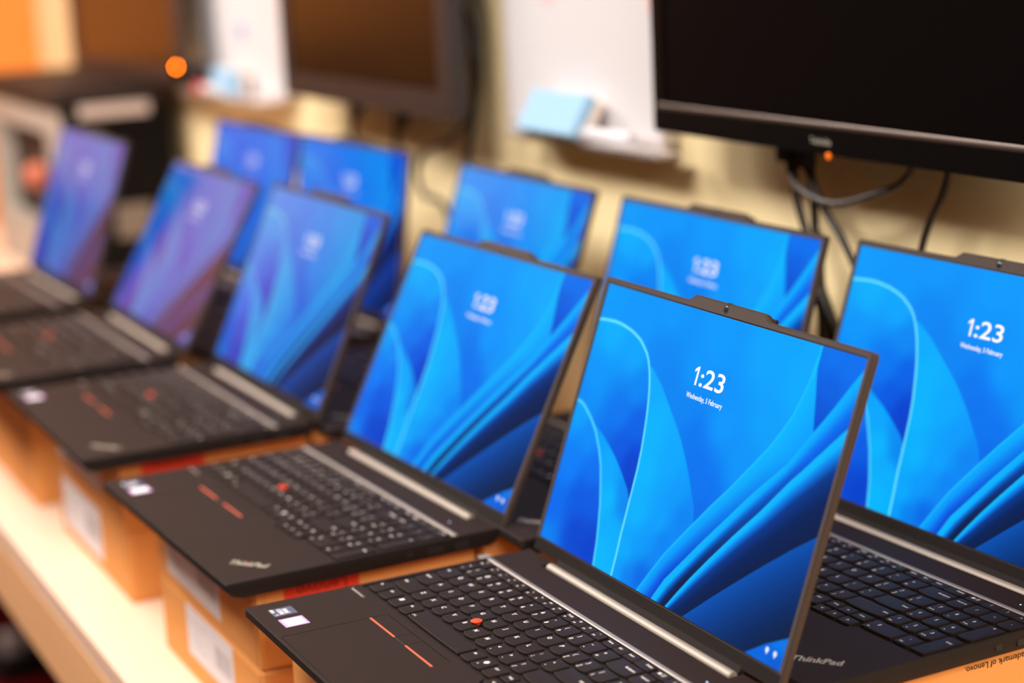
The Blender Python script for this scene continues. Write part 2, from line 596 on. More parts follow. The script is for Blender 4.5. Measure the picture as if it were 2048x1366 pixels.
# bottom row
for l, r, leg in ((10.3, 26.6, [L('Fn', 2.0, 11.5, 3.0, 'L')]), (29.4, 45.8, [L('Ctrl', 2.0, 11.5, 3.0, 'L')]), (48.8, 65.6, 'WIN'), (68.8, 84.2, [L('Alt', 2.0, 11.5, 3.0, 'L')]),
                  (87.5, 178.0, 'SPC'), (181.0, 195.2, [L('Alt', 4.6, 11.2, 3.0)]), (198.0, 212.5, 'HEX'), (215.3, 230.0, [L('Ctrl', 5.0, 11.2, 3.0)])):
    KEYS.append((l, 98.2, r, 98.2 + ROWH, leg, 1.2 if l != 87.5 else .5))
for l, r, lo, hi in ((233.0, 245.4, '<', 'PgUp'), (247.6, 261.0, 'v', '^'), (263.3, 278.4, '>', 'PgDn')):
    KEYS.append((l, 91.7, r, 102.2, [L(lo, 7, 5.5, 4.4)], 0.3))
    KEYS.append((l, 104.6, r, 115.4, [L(hi, 7, 5.5, 2.7 if len(hi) > 1 else 4.4)], 0.3))
# function row
FR, FB = 194.2, 203.4


def frow(l, r, names, bow=0.9):
    w = (r - l) / len(names)
    for i, leg in enumerate(names):
        KEYS.append((l + w * i + .25, FR, l + w * (i + 1) - .25, FB, leg, bow))


def fk(n, ic):
    return [L(n, 4.2, 2.3, 2.3), L(ic, 6.2, 6.6, 3.4)]


frow(9.8, 25.0, [[L('Esc', 4.5, 2.6, 2.7), L('o', 6.0, 6.8, 3.2)]])
frow(28.5, 88.2, [fk('F1', 'x'), fk('F2', '-'), fk('F3', '+'), fk('F4', 'x')])
frow(91.3, 148.3, [fk('F5', '*-'), fk('F6', '*+'), fk('F7', 'oo'), fk('F8', '=+')])
frow(152.0, 211.1, [fk('F9', 'PrtSc'), fk('F10', 'cp'), fk('F11', 'm'), fk('F12', '*')])
frow(215.0, 259.8, [[L('Home', 2.0, 5.6, 2.7, 'L')], [L('End', 2.6, 5.6, 2.7, 'L')], [L('Insert', 2.0, 5.6, 2.7, 'L')]])
frow(259.9, 280.2, [[L('Delete', -2.2, 6.0, 2.9, 'R')]])
frow(283.4, 351.4, ['CALC', [L('(', 7, 5.6, 3.4)], [L(')', 7, 5.6, 3.4)], [L('Bksp', 11, 5.6, 2.5), L('<', 4.5, 5, 3.4)]])
# number pad
NL = [282.6, 300.6, 318.7, 336.8]
NR = [298.0, 316.0, 334.0, 351.4]
for k, leg in enumerate(([L('NumLock', -1.8, 10.5, 2.5, 'R')], [L('/', 8, 9, 4)], [L('*', 8, 9, 4.4)], [L('-', 8, 9, 4)])):
    KEYS.append((NL[k], Y0 + 3 * PY, NR[k], Y0 + 3 * PY + ROWH, leg, 2.2))
for r_, row in enumerate((('1', '2', '3'), ('4', '5', '6'), ('7', '8', '9'))):
    for k, d in enumerate(row):
        sub = {'1': 'End', '2': 'v', '3': 'PgDn', '4': '<', '5': '', '6': '>', '7': 'Home', '8': '^', '9': 'PgUp'}[d]
        f_ = Y0 + r_ * PY
        leg = [L(d, 6.4, 10.8, 4.4)]
        if sub:
            leg.append(L(sub, 5.0, 3.6, 2.4 if len(sub) > 1 else 3.6))
        KEYS.append((NL[k], f_, NR[k], f_ + ROWH, leg, 2.2))
KEYS.append((NL[3], Y0 + 1.12 * PY, NR[3], Y0 + 2 * PY + ROWH, [L('+', 7, 30, 4.4)], 1.4))
KEYS.append((NL[3], 98.4, NR[3], Y0 + ROWH, [L('Enter', -1.8, 28, 2.8, 'R')], .4))
KEYS.append((NL[0], 98.4, NR[1], 98.4 + ROWH, [L('0', 9, 10.8, 4.4), L('Ins', 5, 4, 2.4)], .6))
KEYS.append((NL[2], 98.4, NR[2], 98.4 + ROWH, [L('.', 7, 10.8, 5.0), L('Del', 5, 4, 2.4)], .6))

_kc = {}


def key_mesh(w, h, bow):
    k = (round(w, 1), round(h, 1), bow)
    if k in _kc:
        return _kc[k]

    def outline(d):
        o = []
        n = 10
        for i in range(n + 1):
            t = -1 + 2 * i / n
            o.append((w / 2 + t * (w / 2 - d), d + bow * (abs(t) ** 2.3)))
        r = 0.8
        o += [(w - d, h - d - r), (w - d - r, h - d), (d + r, h - d), (d, h - d - r)]
        return o
    mb = MB()
    rg = []
    for d, z in ((0.0, -1.3), (0.0, 0.35), (0.18, 0.75), (0.55, 0.98), (0.95, 1.02)):
        rg.append([(x, y, z) for x, y in outline(d)])
    mb.rings(rg, cap0=False)
    # the top dips a little in the middle like the real caps
    me = smooth(mb.mesh('key'), 40)
    me.materials.append(m_key)
    _kc[k] = me
    return me


def disc(mb, x, y, r, z=0, n=14, M=None):
    return mb.add([(x + r * math.cos(2 * math.pi * i / n), y + r * math.sin(2 * math.pi * i / n), z) for i in range(n)], [tuple(range(n))], M)


def rect(mb, x0, y0, x1, y1, z=0, M=None):
    return mb.add([(x0, y0, z), (x1, y0, z), (x1, y1, z), (x0, y1, z)], [(0, 1, 2, 3)], M)


def legend_mesh(leg, w, h):
    mb = MB()
    if leg == 'WIN':
        for a in (0, 1):
            for b in (0, 1):
                rect(mb, 4 + a * 2.1, 8.6 + b * 2.1, 5.9 + a * 2.1, 10.5 + b * 2.1)
    elif leg == 'SPC':
        for a in (2, 3.2):
            for i in range(5):
                t = math.radians(20 + 35 * i)
                rect(mb, 3.2 + a * .8 * math.cos(t), 3.6 + a * .8 * math.sin(t), 3.8 + a * .8 * math.cos(t), 4.2 + a * .8 * math.sin(t))
    elif leg == 'HEX':
        disc(mb, 7.4, 10.4, 2.5, n=6)
        put_text(mb, 'Fn', 2.4, 5.0, 4.6)
    elif leg == 'CALC':
        rect(mb, 3.2, 4.0, 6.4, 6.6)
        for i in range(3):
            rect(mb, 8.0, 3.8 + i * 1.3, 11.2, 4.3 + i * 1.3)
    else:
        for body, dx, dy, size, al, sx in leg:
            x = w + dx if al == 'R' else dx
            put_text(mb, body, size, x, dy, 0, al, sx, bold=0.16 if size > 4 else 0.09)
    me = mb.mesh('legend')
    me.materials.append(m_print)
    return me


LEG = [legend_mesh(k[4], k[2] - k[0], k[3] - k[1]) for k in KEYS]

# ------------------------------------------------------------------ laptop meshes (shared by all ten)
well = [(5.6, 95.4), (86.0, 95.4), (228.0, 95.4), (233.5, 88.6), (277.0, 88.6), (281.0, 95.4), (353.2, 95.4), (353.6, 205.0), (5.2, 205.0)]
pad_hole = rrect(75.0, 3.2, 189.0, 88.4, 1.5, 3)
outer_top = rrect(0.7, 0.7, 355.3, 247.3, (6, 6, 3, 3), 6)


def base_outline(d, back=248.0):
    o = rrect(0 + d, 0 + d, 356 - d, back - d, (2.6, 2.6, 2, 2), 6)
    # cut the hinge bay out of the back edge
    k = [i for i, p in enumerate(o) if p[1] > 200]
    res = []
    ins = False
    for i, p in enumerate(o):
        res.append(p)
        j = (i + 1) % len(o)
        if not ins and p[1] > 240 and o[j][1] > 240 and p[0] > 300 and o[j][0] < 60:
            res += [(317.5 + d, back - d), (317.5 + d, 236.2 - d), (43.0 - d, 236.2 - d), (43.0 - d, back - d)]
            ins = True
    return res


def build_base():
    mb = MB()
    o1 = base_outline(0.9)
    slab(mb, o1, [well, pad_hole], -2.0, 0.0)
    return mb


def build_shell():
    mb = MB()
    a = [(x, y, -0.02) for x, y in base_outline(0.9)]
    b = [(x, y, -0.75) for x, y in base_outline(0.15)]
    c = [(x, y, -6.5) for x, y in base_outline(0.0)]
    e = [(x, y + (3.5 if y < 40 else 0), -12.5) for x, y in base_outline(2.0)]
    g = [(x, y + (10 if y < 40 else -2), -15.5) for x, y in base_outline(4.0)]
    mb.rings([g, e, c, b, a], cap0=True, cap1=False)
    return mb


me_deck = build_base().mesh('deck')
me_shell = smooth(build_shell().mesh('base_shell'), 30)
me_well = MB()
slab(me_well, inset(well, -0.4), [], -1.9, -1.25)
me_well = me_well.mesh('keyboard_plate')
mbp = MB()
slab(mbp, rrect(75.35, 3.6, 188.65, 73.0, 1.2, 3), [], -1.5, -0.12)
me_pad = mbp.mesh('touchpad')
me_btn = []
for a, b in ((75.3, 122.6), (122.9, 141.0), (141.3, 188.7)):
    q = MB()
    q.cbox((a, 75.0, -1.6), (b, 88.0, 0.0), 0.25)
    me_btn.append(q.mesh('touchpad_button'))
me_strip = []
for a, b in ((75.3, 121.6), (141.8, 188.7)):
    q = MB()
    q.cbox((a, 73.2, -1.4), (b, 74.9, 0.12), 0.2)
    me_strip.append(q.mesh('red_button_stripe'))
q = MB()
q.cbox((121.9, 73.2, -1.4), (141.5, 74.9, 0.0), 0.2)
me_midstrip = q.mesh('button_stripe')
# bright lip behind the keyboard
q = MB()
prof = [(204.9, -1.4), (205.2, -.4), (206.0, .55), (207.0, .9), (208.6, .55), (210.2, .02), (210.2, -.6), (204.9, -1.6)]
q.rings([[(x, y, z) for y, z in prof] for x in (5.6, 353.4)])
me_lip = smooth(q.mesh('keyboard_lip'), 50)
q = MB()
q.lathe([(3.0, 0.2), (3.6, 2.2), (4.4, 2.6), (4.4, 3.1), (3.6, 3.5), (1.2, 3.6)], 20)
me_nub = smooth(q.mesh('pointing_stick'), 40)
q = MB()
q.lathe([(5.2, -.03), (5.0, .25), (4.2, .32), (4.0, .18), (.5, .18)], 24)
me_power = smooth(q.mesh('power_button'), 40)
q = MB()
q.lathe([(.75, -.05), (.7, .15), (.2, .2)], 10)
me_led = q.mesh('power_light')
q = MB()
q.cbox((16.6, 13.3, -.02), (33.4, 31.8, .12), .05)
me_st1 = q.mesh('processor_sticker')
q = MB()
put_text(q, 'intel', 5.6, 25.0, 25.3, .15, bold=.22)
put_text(q, 'CORE', 4.6, 25.0, 20.6, .15, bold=.15)
put_text(q, 'vPRO', 2.9, 20.9, 15.2, .15, bold=.2)
put_text(q, 'i5', 2.8, 30.6, 16.2, .15, bold=.1)
me_st1t = q.mesh('sticker_print')
q = MB()
q.cbox((41.0, 12.9, -.02), (59.4, 32.0, .12), .05)
me_st2 = q.mesh('white_sticker')
q = MB()
rect(q, 42.8, 15.2, 57.8, 29.8, .14)
me_st2w = q.mesh('sticker_field')
q = MB()
rect(q, 47.6, 20.8, 49.6, 25.8, .16)
rect(q, 50.6, 20.8, 53.0, 23.6, .16)
me_st2t = q.mesh('sticker_mark')
ANG = math.radians(37)
q = MB()
lx, ly = 317.0, 34.0
put_text(q, 'ThinkPad', 12.5, lx, ly, .05, rot=ANG, shear=.0, bold=.38, res=3, sx=.80)
me_logo = q.mesh('logo')
q = MB()
disc(q, lx - 4.9 * math.cos(ANG) - 4.1 * math.sin(ANG), ly - 4.9 * math.sin(ANG) + 4.1 * math.cos(ANG), .95, .07)
me_logod = q.mesh('logo_dot')
q = MB()
put_text(q, 'ThinkPad E16 Gen 2', 3.0, 5.6, 87.0, .03, 'L')
me_model = q.mesh('model_text')
q = MB()
for y in (14, 222):
    q.cbox((30, y, -18.0), (326, y + 9, -14.5), 1.0)
me_feet = q.mesh('rubber_feet')
q = MB()
for k in range(2):
    q.box((-.15, 216 + 16 * k, -9.5), (1.2, 225 + 16 * k, -6.0))
q.box((-.15, 150, -11), (1.2, 164, -5.0))
me_ports = q.mesh('side_ports')
q = MB()
q.box((354.8, 180, -10.5), (356.15, 194, -5.5))
q.box((354.8, 205, -12.5), (356.15, 219, -4.5))
q.box((354.8, 160, -9.5), (356.15, 166, -5.5))
me_ports2 = q.mesh('right_ports')

# lid, in lid coordinates: x along, y up the screen from the lower edge of the picture, z out of the screen


def lid_outline(d, y0=-11.5):
    top, bump = 220.8 - d, 226.0 - d
    o = []
    r = 3.2
    xl, xr = -5.7 + d, 350.4 - d
    o += [(xl, y0), (xr, y0)]
    for k in range(5):
        a = math.radians(90 * k / 4)
        o.append((xr - r + r * math.cos(a), top - r + r * math.sin(a)))
    # camera bump
    for t in range(7):
        s_ = t / 6
        x = 231.0 - 11.5 * s_ + (-d if t < 3 else d) * 0
        y = top + (bump - top) * (3 * s_ ** 2 - 2 * s_ ** 3)
        o.append((x, y))
    for t in range(7):
        s_ = t / 6
        x = 129.5 - 11.5 * s_
        y = bump - (bump - top) * (3 * s_ ** 2 - 2 * s_ ** 3)
        o.append((x, y))
    for k in range(5):
        a = math.radians(90 + 90 * k / 4)
        o.append((xl + r + r * math.cos(a), top - r + r * math.sin(a)))
    return o


q = MB()
a = [(x, y, -6.2) for x, y in lid_outline(2.4)]
b = [(x, y, -5.0) for x, y in lid_outline(0.5)]
c = [(x, y, -.6) for x, y in lid_outline(0.0)]
d_ = [(x, y, -.05) for x, y in lid_outline(0.35)]
q.rings([a, b, c, d_])
me_cover = smooth(q.mesh('lid_cover'), 30)
q = MB()
slab(q, lid_outline(1.55), [rrect(-1.0, -1.0, AW + 1.0, AH + 1.0, .6, 2)], -.3, .85)
me_bezel = q.mesh('bezel')
q = MB()
q.rings([[(x, y, -.2) for x, y in rrect(-1.3, -1.3, AW + 1.3, AH + 1.3, .6, 2)], [(x, y, .02) for x, y in rrect(-1.3, -1.3, AW + 1.3, AH + 1.3, .6, 2)]])
me_gasket = q.mesh('screen_gasket')
q = MB()
cy, cz, R = -17.9, 6.2, 4.3
prof = [(-9.3, .5), (-9.6, 1.0), (-10.5, 1.2), (-12.2, 1.9)]
for k in range(0, 5):
    a = math.radians(80 - 20 * k)
    prof.append((-17.2 + 5.2 * math.cos(a) * .75, 1.4 + 2.6 * math.sin(a) * .6))
prof += [(-20, -3), (-11, -3), (-10.5, .4)]
q.rings([[(x, y, z) for y, z in prof] for x in (306.0, 38.6)])
me_chin = smooth(q.mesh('hinge_cover'), 40)
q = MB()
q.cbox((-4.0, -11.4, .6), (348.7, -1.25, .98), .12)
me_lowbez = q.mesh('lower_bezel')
q = MB()
rg = []
for x, rr in ((38.4, R - .8), (39.2, R), (305.6, R), (306.4, R - .8)):
    rg.append([(x, cy + rr * math.cos(t), cz + rr * math.sin(t)) for t in (2 * math.pi * k / 28 for k in range(28))])
q.rings(rg)
me_barrel = smooth(q.mesh('hinge_barrel'), 40)
q = MB()
q.lathe([(3.5, -.1), (3.45, .14), (3.1, .2), (2.5, .12)], 26, M=Matrix.Translation((172.7, 221.2, .85)))
me_camring = smooth(q.mesh('camera_ring'), 40)
q = MB()
q.lathe([(2.6, .0), (2.3, .2), (1.3, .34), (.3, .4)], 20, M=Matrix.Translation((172.7, 221.2, .85)))
me_camlens = smooth(q.mesh('camera_lens'), 50)
q = MB()
for u, r in ((.428, .45), (.529, .5), (.573, .45)):
    disc(q, u * AW, 221.5, r, .88, 8)
me_mics = q.mesh('microphone_holes')
q = MB()
q.cbox((171.5, 224.4, -2.4), (176.0, 226.35, .0), .3)
me_shutter = q.mesh('camera_shutter')
q = MB()
q.cbox((219.0, 220.0, -6.0), (231.5, 223.6, -2.6), 1.2)
me_bumper = q.mesh('lid_bumper')
q = MB()
v, f, w0, h0 = text_geo('1:23', 10, .12, 8)
sy_ = 14.2 / h0
sx_ = 42.0 / w0
v, f, w0, h0 = text_geo(':23', 10, .12, 8)
q.add([(195.6 - w0 * sx_ / 2 + x * sx_, 167.6 + y * sy_, .25) for x, y, z in v], f)
q.add([(157.6, 160.5, .25), (159.9, 160.5, .25), (159.9, 174.7, .25), (158.0, 174.7, .25), (154.4, 172.2, .25), (154.4, 169.9, .25), (157.6, 171.9, .25)], [(0, 1, 2, 6), (2, 3, 4, 5, 6)])
me_clock = q.mesh('clock_digits')
q = MB()
v, f, w0, h0 = text_geo('Wednesday, 5 February', 10, .12, 4)
sx_ = 49.0 / w0
q.add([(175.6 + x * sx_, 151.6 + y * sx_ * 1.12, .25) for x, y, z in v], f)
me_date = q.mesh('date_line')
q = MB()
for x, y in ((326.2, 9.4), (335.6, 9.2)):
    disc(q, x, y, 2.0, .25, 12)
    rect(q, x - .5, y - 3.0, x + .5, y, .25)
me_icons = q.mesh('status_icons')
ME_SCREEN = screen_mesh()

HY, HZ, TH0 = 246.0, -1.0, 1.22
_dy, _dz = 254.8 - HY, 11.1 - HZ
LXX = _dy * math.cos(TH0) + _dz * math.sin(TH0)
LNN = -_dy * math.sin(TH0) + _dz * math.cos(TH0)


def lid_origin(t):
    return ((356 - AW) / 2, HY + LXX * math.cos(t) - LNN * math.sin(t), HZ + LXX * math.sin(t) + LNN * math.cos(t))


def make_laptop(pose, label, level=(1, 1, 1)):
    x, y, z, yaw, th = pose
    t = thing('laptop', (x, y, z), yaw, label, 'laptop', 'open laptops set out in two rows on cardboard boxes')
    base = link('base', me_shell, m_side, t)
    link('rubber_foot', me_feet, m_rubber, base)
    link('side_port', me_ports, m_black, base)
    link('side_port', me_ports2, m_black, base)
    deck = link('palm_rest', me_deck, m_deck, t)
    link('keyboard_lip', me_lip, m_ridge, deck, label='satin grey lip behind the keys')
    link('logo', me_logo, m_logo, deck)
    link('logo_dot', me_logod, m_logodot, deck)
    link('model_text', me_model, m_print, deck)
    pb = link('power_button', me_power, m_deck, t, (325.5, 223, 0))
    link('power_light', me_led, m_led, pb, (-9.0, -3.5, 0), label='small lit blue-white power light')
    link('keyboard_plate', me_well, m_well, t)
    pad = link('touchpad', me_pad, m_deck, t)
    for b in me_btn:
        link('touchpad_button', b, m_deck, pad)
    for b in me_strip:
        link('red_button_stripe', b, m_redstrip, pad)
    link('button_stripe', me_midstrip, m_black, pad)
    link('pointing_stick', me_nub, m_red, t, (131.2, 136.0, -.6), label='red pointing stick')
    s1 = link('processor_sticker', me_st1, m_stk_blue, t, label='small dark blue sticker with white print')
    link('sticker_print', me_st1t, m_whiteprint, s1)
    s2 = link('white_sticker', me_st2, m_stk_purple, t, label='small white sticker with purple border')
    link('sticker_field', me_st2w, m_stk_white, s2)
    link('sticker_mark', me_st2t, m_stk_teal, s2)
    for k, lm_ in zip(KEYS, LEG):
        ko = link('key', key_mesh(k[2] - k[0], k[3] - k[1], k[5]), None, t, (k[0], k[1], 0))
        link('legend', lm_, None, ko, (0, 0, 1.06))
    lid = link('lid', me_cover, m_lid, t, lid_origin(th), (th, 0, 0))
    link('bezel', me_bezel, m_bezel, lid)
    link('screen_gasket', me_gasket, m_gasket, lid)
    scr = link('screen', ME_SCREEN, None, lid, (0, 0, .1), label='lit screen with blue petal wallpaper')
    scr.color = tuple(level) if len(level) == 4 else tuple(level) + (1,)
    link('clock_digits', me_clock, m_clock, lid, label='white digits 1:23')
    link('date_line', me_date, m_clock, lid, label='white line Wednesday, 5 February')
    link('status_icon', me_icons, m_icon, lid)
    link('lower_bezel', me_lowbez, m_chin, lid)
    link('hinge_cover', me_chin, m_chin, lid)
    link('hinge_barrel', me_barrel, m_barrel, lid)
    link('camera_ring', me_camring, m_black, lid)
    link('camera_lens', me_camlens, m_lens, lid)
    link('microphone_hole', me_mics, m_black, lid)
    link('camera_shutter', me_shutter, m_black, lid)
    link('lid_bumper', me_bumper, m_rubber, lid)
    return t


# ------------------------------------------------------------------ the setting
WALL_Y, FLOOR_Z, CEIL_Z, WALL_X = 690, -916, 1600, -3650
m_wall = mat('cream_wall_paint', (250, 230, 180), 0.8, var=0.05, scale=3, bump=0.2, bscale=30, spec=0.3)
m_wallL = mat('orange_wall', (236, 146, 62), 0.6, var=0.06, scale=2, spec=0.4)
m_floor = mat('dark_red_carpet', (92, 8, 8), 0.95, var=0.25, scale=60, bump=0.5, bscale=200, spec=0.1)
m_ceil = mat('ceiling_paint', (216, 200, 178), 0.9)
link('wall_back', MB().box((WALL_X - 40, WALL_Y, FLOOR_Z), (3400, WALL_Y + 40, CEIL_Z)), m_wall, kind='structure', label='cream painted wall behind the desk')
link('wall_left', MB().box((WALL_X - 40, -800, FLOOR_Z), (WALL_X, WALL_Y, CEIL_Z)), m_wallL, kind='structure', label='orange wall at the far end of the desk')
link('floor', MB().box((WALL_X - 2500, -3500, FLOOR_Z - 30), (3400, WALL_Y + 40, FLOOR_Z)), m_floor, kind='structure', label='dark red carpet under the desk')
link('ceiling', MB().box((WALL_X - 2500, -3500, CEIL_Z), (3400, WALL_Y + 40, CEIL_Z + 30)), m_ceil, kind='structure')

# ------------------------------------------------------------------ unseen dark cabinet added by the left wall to darken screen reflections
darkener = thing('reflection_darkener', (WALL_X + 2, -350, FLOOR_Z), 0, 'unseen dark cabinet shape added to darken reflections in the screens', 'reflection_darkener')
m_darkener = mat('darkener_dark', (26, 18, 16), .6, spec=.2)
link('darkener_body', MB().cbox((0, 0, 0), (380, 320, 1150), 4), m_darkener, darkener)
for k in range(2):
    dr = link('darkener_door', MB().cbox((380.5, 4 + 157 * k, 60), (398, 158 + 157 * k, 1140), 3), m_darkener, darkener)
    link('darkener_handle', MB().cbox((398.5, 134 + 44 * k, 560), (412, 144 + 44 * k, 700), 2), mat('darkener_handle_metal', (120, 112, 104), .4, metal=.6), dr)

# ------------------------------------------------------------------ desk
DZ = -176
m_wood = mat('pale_birch_top', (240, 206, 180), 0.45, var=0.07, scale=6, stretch=(1, 12, 12), spec=0.45)
m_woodf = mat('birch_front', (238, 186, 134), 0.55, var=0.07, scale=6, stretch=(1, 12, 12), spec=0.3)
desk = thing('desk', (0, 0, 0), 0, 'long pale wooden desk carrying all the boxes and laptops', 'desk')
link('desk_top', MB().cbox((-3560, -18, DZ - 28), (1100, 682, DZ), 2), m_wood, desk)
link('front_board', MB().cbox((-3560, -18, DZ - 112), (1100, 4, DZ - 28.2), 1.5), m_woodf, desk)
link('back_board', MB().cbox((-3560, 650, DZ - 112), (1100, 672, DZ - 28.2), 1.5), m_woodf, desk)
for lx_ in (-3520, -1250, 1020):
    for ly_ in ((60, 600) if lx_ != -1250 else (600,)):
        link('leg', MB().cbox((lx_, ly_, FLOOR_Z), (lx_ + 50, ly_ + 50, DZ - 28.2), 2), m_woodf, desk)

# ------------------------------------------------------------------ cardboard boxes
ORD = {0: 'nearest', 1: 'second', 2: 'third', 3: 'fourth', 4: 'fifth'}


def carton(x0, y0, z0, w, d, h, label, yaw=0.0, front_label=None, brand=False, marks=False, small_red=False, legal=False, tape=True, group='cardboard laptop boxes under the laptops'):
    t = thing('cardboard_box', (x0, y0, z0), yaw, label, 'box', group)
    h -= .6
    link('carton', MB().cbox((0, 0, 0), (w, d, h), 1.6), m_card, t)
    # tuck flap on the right end and its side locks
    link('end_flap', MB().cbox((w - .2, 6, 3), (w + 1.0, d * .38, h - 3), .5), m_cardflap, t)
    link('end_flap', MB().cbox((w - .2, d * .40, 3), (w + .8, d - 6, h - 3), .5), m_cardflap, t)
    link('front_flap', MB().cbox((7, -1.0, 3), (w - 7, .2, h - 3.5), .5), m_cardflap, t)
    if front_label:
        a, b, zl, zh = front_label
        lb = link('shipping_label', MB().box((a, -1.35, zl), (b, -.95, zh)), m_label, t, label='white shipping label')
        q = MB()
        r = random.Random(int(a + zh))
        M = Matrix.Rotation(math.radians(90), 4, 'X')
        x = a + (b - a) * .62
        while x < b - 8:
            ww = r.choice((.8, 1.4, 2.0))
            q.box((x, -1.5, zl + (zh - zl) * .3), (x + ww, -1.36, zl + (zh - zl) * .72))
            x += ww + r.choice((1.0, 1.6, 2.4))
        for i in range(4):
            zz = zl + (zh - zl) * (.25 + .16 * i)
            q.box((a + 10, -1.5, zz), (a + 30 + 30 * r.random(), -1.36, zz + 1.3))
        link('barcode', q, m_ink, lb)
    if small_red:
        link('red_print', MB().box((w * .1, -1.3, h * .35), (w * .62, -.95, h * .72)), m_redprint, t, label='orange-red printed patch')
    if brand:
        M = Matrix.Translation((w + 1.1, brand[0], brand[2])) @ Matrix(((0, 0, 1, 0), (1, 0, 0, 0), (0, 1, 0, 0), (0, 0, 0, 1)))
        bw, bh = brand[1] - brand[0], brand[3] - brand[2]
        q = MB().box((w + .9, brand[0], brand[2]), (w + 1.15, brand[1], brand[3]))
        p = link('brand_print', q, m_redprint, t, label='orange-red printed brand block')
        q = MB()
        put_text(q, 'Lenovo', bh * .72, bw / 2, bh / 2, .2, rot=math.pi, bold=.25, sx=1.08, M=M)
        link('brand_letters', q, m_redink, p)
    if marks:
        q = MB()
        M = Matrix.Translation((w + 1.1, 0, 0)) @ Matrix(((0, 0, 1, 0), (1, 0, 0, 0), (0, 1, 0, 0), (0, 0, 0, 1)))
        put_text(q, '5C', 17, 9, 44, .25, rot=math.pi / 2, bold=.3, M=M)
        put_text(q, '08', 12, 30, 52, .25, rot=math.pi / 2, bold=.2, M=M)
        link('handwriting', q, m_marker, t, label='blackish handwritten marks')
    if legal:
        q = MB()
        M = Matrix.Translation((w + 1.1, 0, 0)) @ Matrix(((0, 0, 1, 0), (1, 0, 0, 0), (0, 1, 0, 0), (0, 0, 0, 1)))
        put_text(q, 'ThinkPad is a registered trademark of Lenovo.', 7.2, legal[0], legal[1], .25, 'R', rot=math.pi, bold=.04, M=M, sx=.94)
        link('small_print', q, m_blackink, t, label='upside-down line of black small print')
    return t


POSES = {
    'F1': (0, 0, 0, 0, 1.220),
    'F2': (-422.4, -2.3, -3.2, .0247, 1.098),
    'F3': (-853.8, -4.8, .4, .0042, 1.139),
    'F4': (-1247.2, -29.4, 5.4, -.0026, 1.053),
    'F5': (-1645.0, -52.0, 11.0, .0215, 1.240),
    'B1': (5.5, 262.5, -1.9, .0281, 1.2545),
    'B2': (-384.7, 249.3, -2.9, .0152, 1.276),
    'B3': (-831.0, 256.5, -4.2, -.012, 1.2295),
    'B4': (-1252.8, 247.7, -7.0, .048, 1.431),
    'B5': (-1665.0, 230.0, -9.5, .036, 1.3296),
}
LAB = {
    'F1': 'open black laptop nearest the camera, sharp, with every key and the clock readable',
    'F2': 'open black laptop in the front row, second from the camera, with red nub',
    'F3': 'blurred front-row laptop, third from the camera, blue screen fading to dark red-brown',
    'F4': 'blurred front-row laptop, fourth from the camera, screen washed out lavender and brown',
    'F5': 'front-row laptop furthest from the camera, lavender screen at the left edge',
    'B1': 'back-row laptop at the right edge, number pad and clock both readable',
    'B2': 'back-row laptop whose blue screen shows right above the nearest laptop and its camera bump',
    'B3': 'back-row laptop below the light-blue eraser, its screen above the second front laptop',
    'B4': 'back-row laptop under the middle monitor, deep blue screen cut by the lid before it',
    'B5': 'back-row laptop furthest from the camera, deep blue screen under the small whiteboard',
}
LEVEL = {'F3': (1, .80, .85), 'F4': (1, .44, .62), 'F5': (1, .42, .58), 'B3': (1, .93, .97, .45), 'B4': (1, .62, .88, .4), 'B5': (1, .52, .84, .25), 'F1': (1, 1, 1, .7)}
for k, p in POSES.items():
    make_laptop(p, LAB[k], LEVEL.get(k, (1, 1, 1)))

BD = {1: 214, 2: 202, 3: 208, 4: 200, 5: 184}
COLX = {1: -21, 2: -409, 3: -851, 4: -1268, 5: -1690}
for n in range(1, 6):
    top = POSES['F%d' % n][2] - 18
    H = (top - DZ) / 2
    x0 = COLX[n]
    yf = {1: 42, 2: 42, 3: 44, 4: 40, 5: 38}[n]
    who = {1: 'the nearest laptop', 2: 'the second front laptop', 3: 'the third front laptop', 4: 'the fourth front laptop', 5: 'the furthest front laptop'}[n]
    lo_lab = {2: (88, 226, 24, 74), 3: (22, 196, 14, 74), 1: (60, 200, 20, 70), 4: None, 5: (40, 200, 20, 70)}[n]
    hi_lab = {2: (40, 203, 12, 60), 3: (30, 224, 22, 66), 1: (60, 200, 20, 60), 4: None, 5: (40, 200, 20, 60)}[n]
    carton(x0 + (3 if n == 2 else 0), yf + (0 if n != 3 else 2), DZ, 306, BD[n], H, 'lower cardboard box of the stack under ' + who, front_label=lo_lab)
    carton(x0, yf, DZ + H, 306, BD[n], H, 'upper cardboard box of the stack under ' + who, front_label=hi_lab,
           brand=(24, 92, H - 23, H - 3) if n != 1 else False, marks=(n == 2), small_red=(n == 4))
for n in range(1, 6):
    p = POSES['B%d' % n]
    top = p[2] - 18
    H = (top - DZ) / 2
    x0 = p[0] + 22 if n != 2 else -409
    by = {1: 262, 2: 252, 3: 262, 4: 252, 5: 236}[n]
    who = {1: 'the right-edge back laptop', 2: 'the second back laptop', 3: 'the third back laptop', 4: 'the fourth back laptop', 5: 'the furthest back laptop'}[n]
    carton(x0, by, DZ, 306, 503 - by, H, 'lower cardboard box of the back-row stack under ' + who)
    carton(x0 + (4 if n == 1 else 0), by, DZ + H, 306, 503 - by, H, 'upper cardboard box of the back-row stack under ' + who, legal=(158, H - 9) if n == 1 else False)


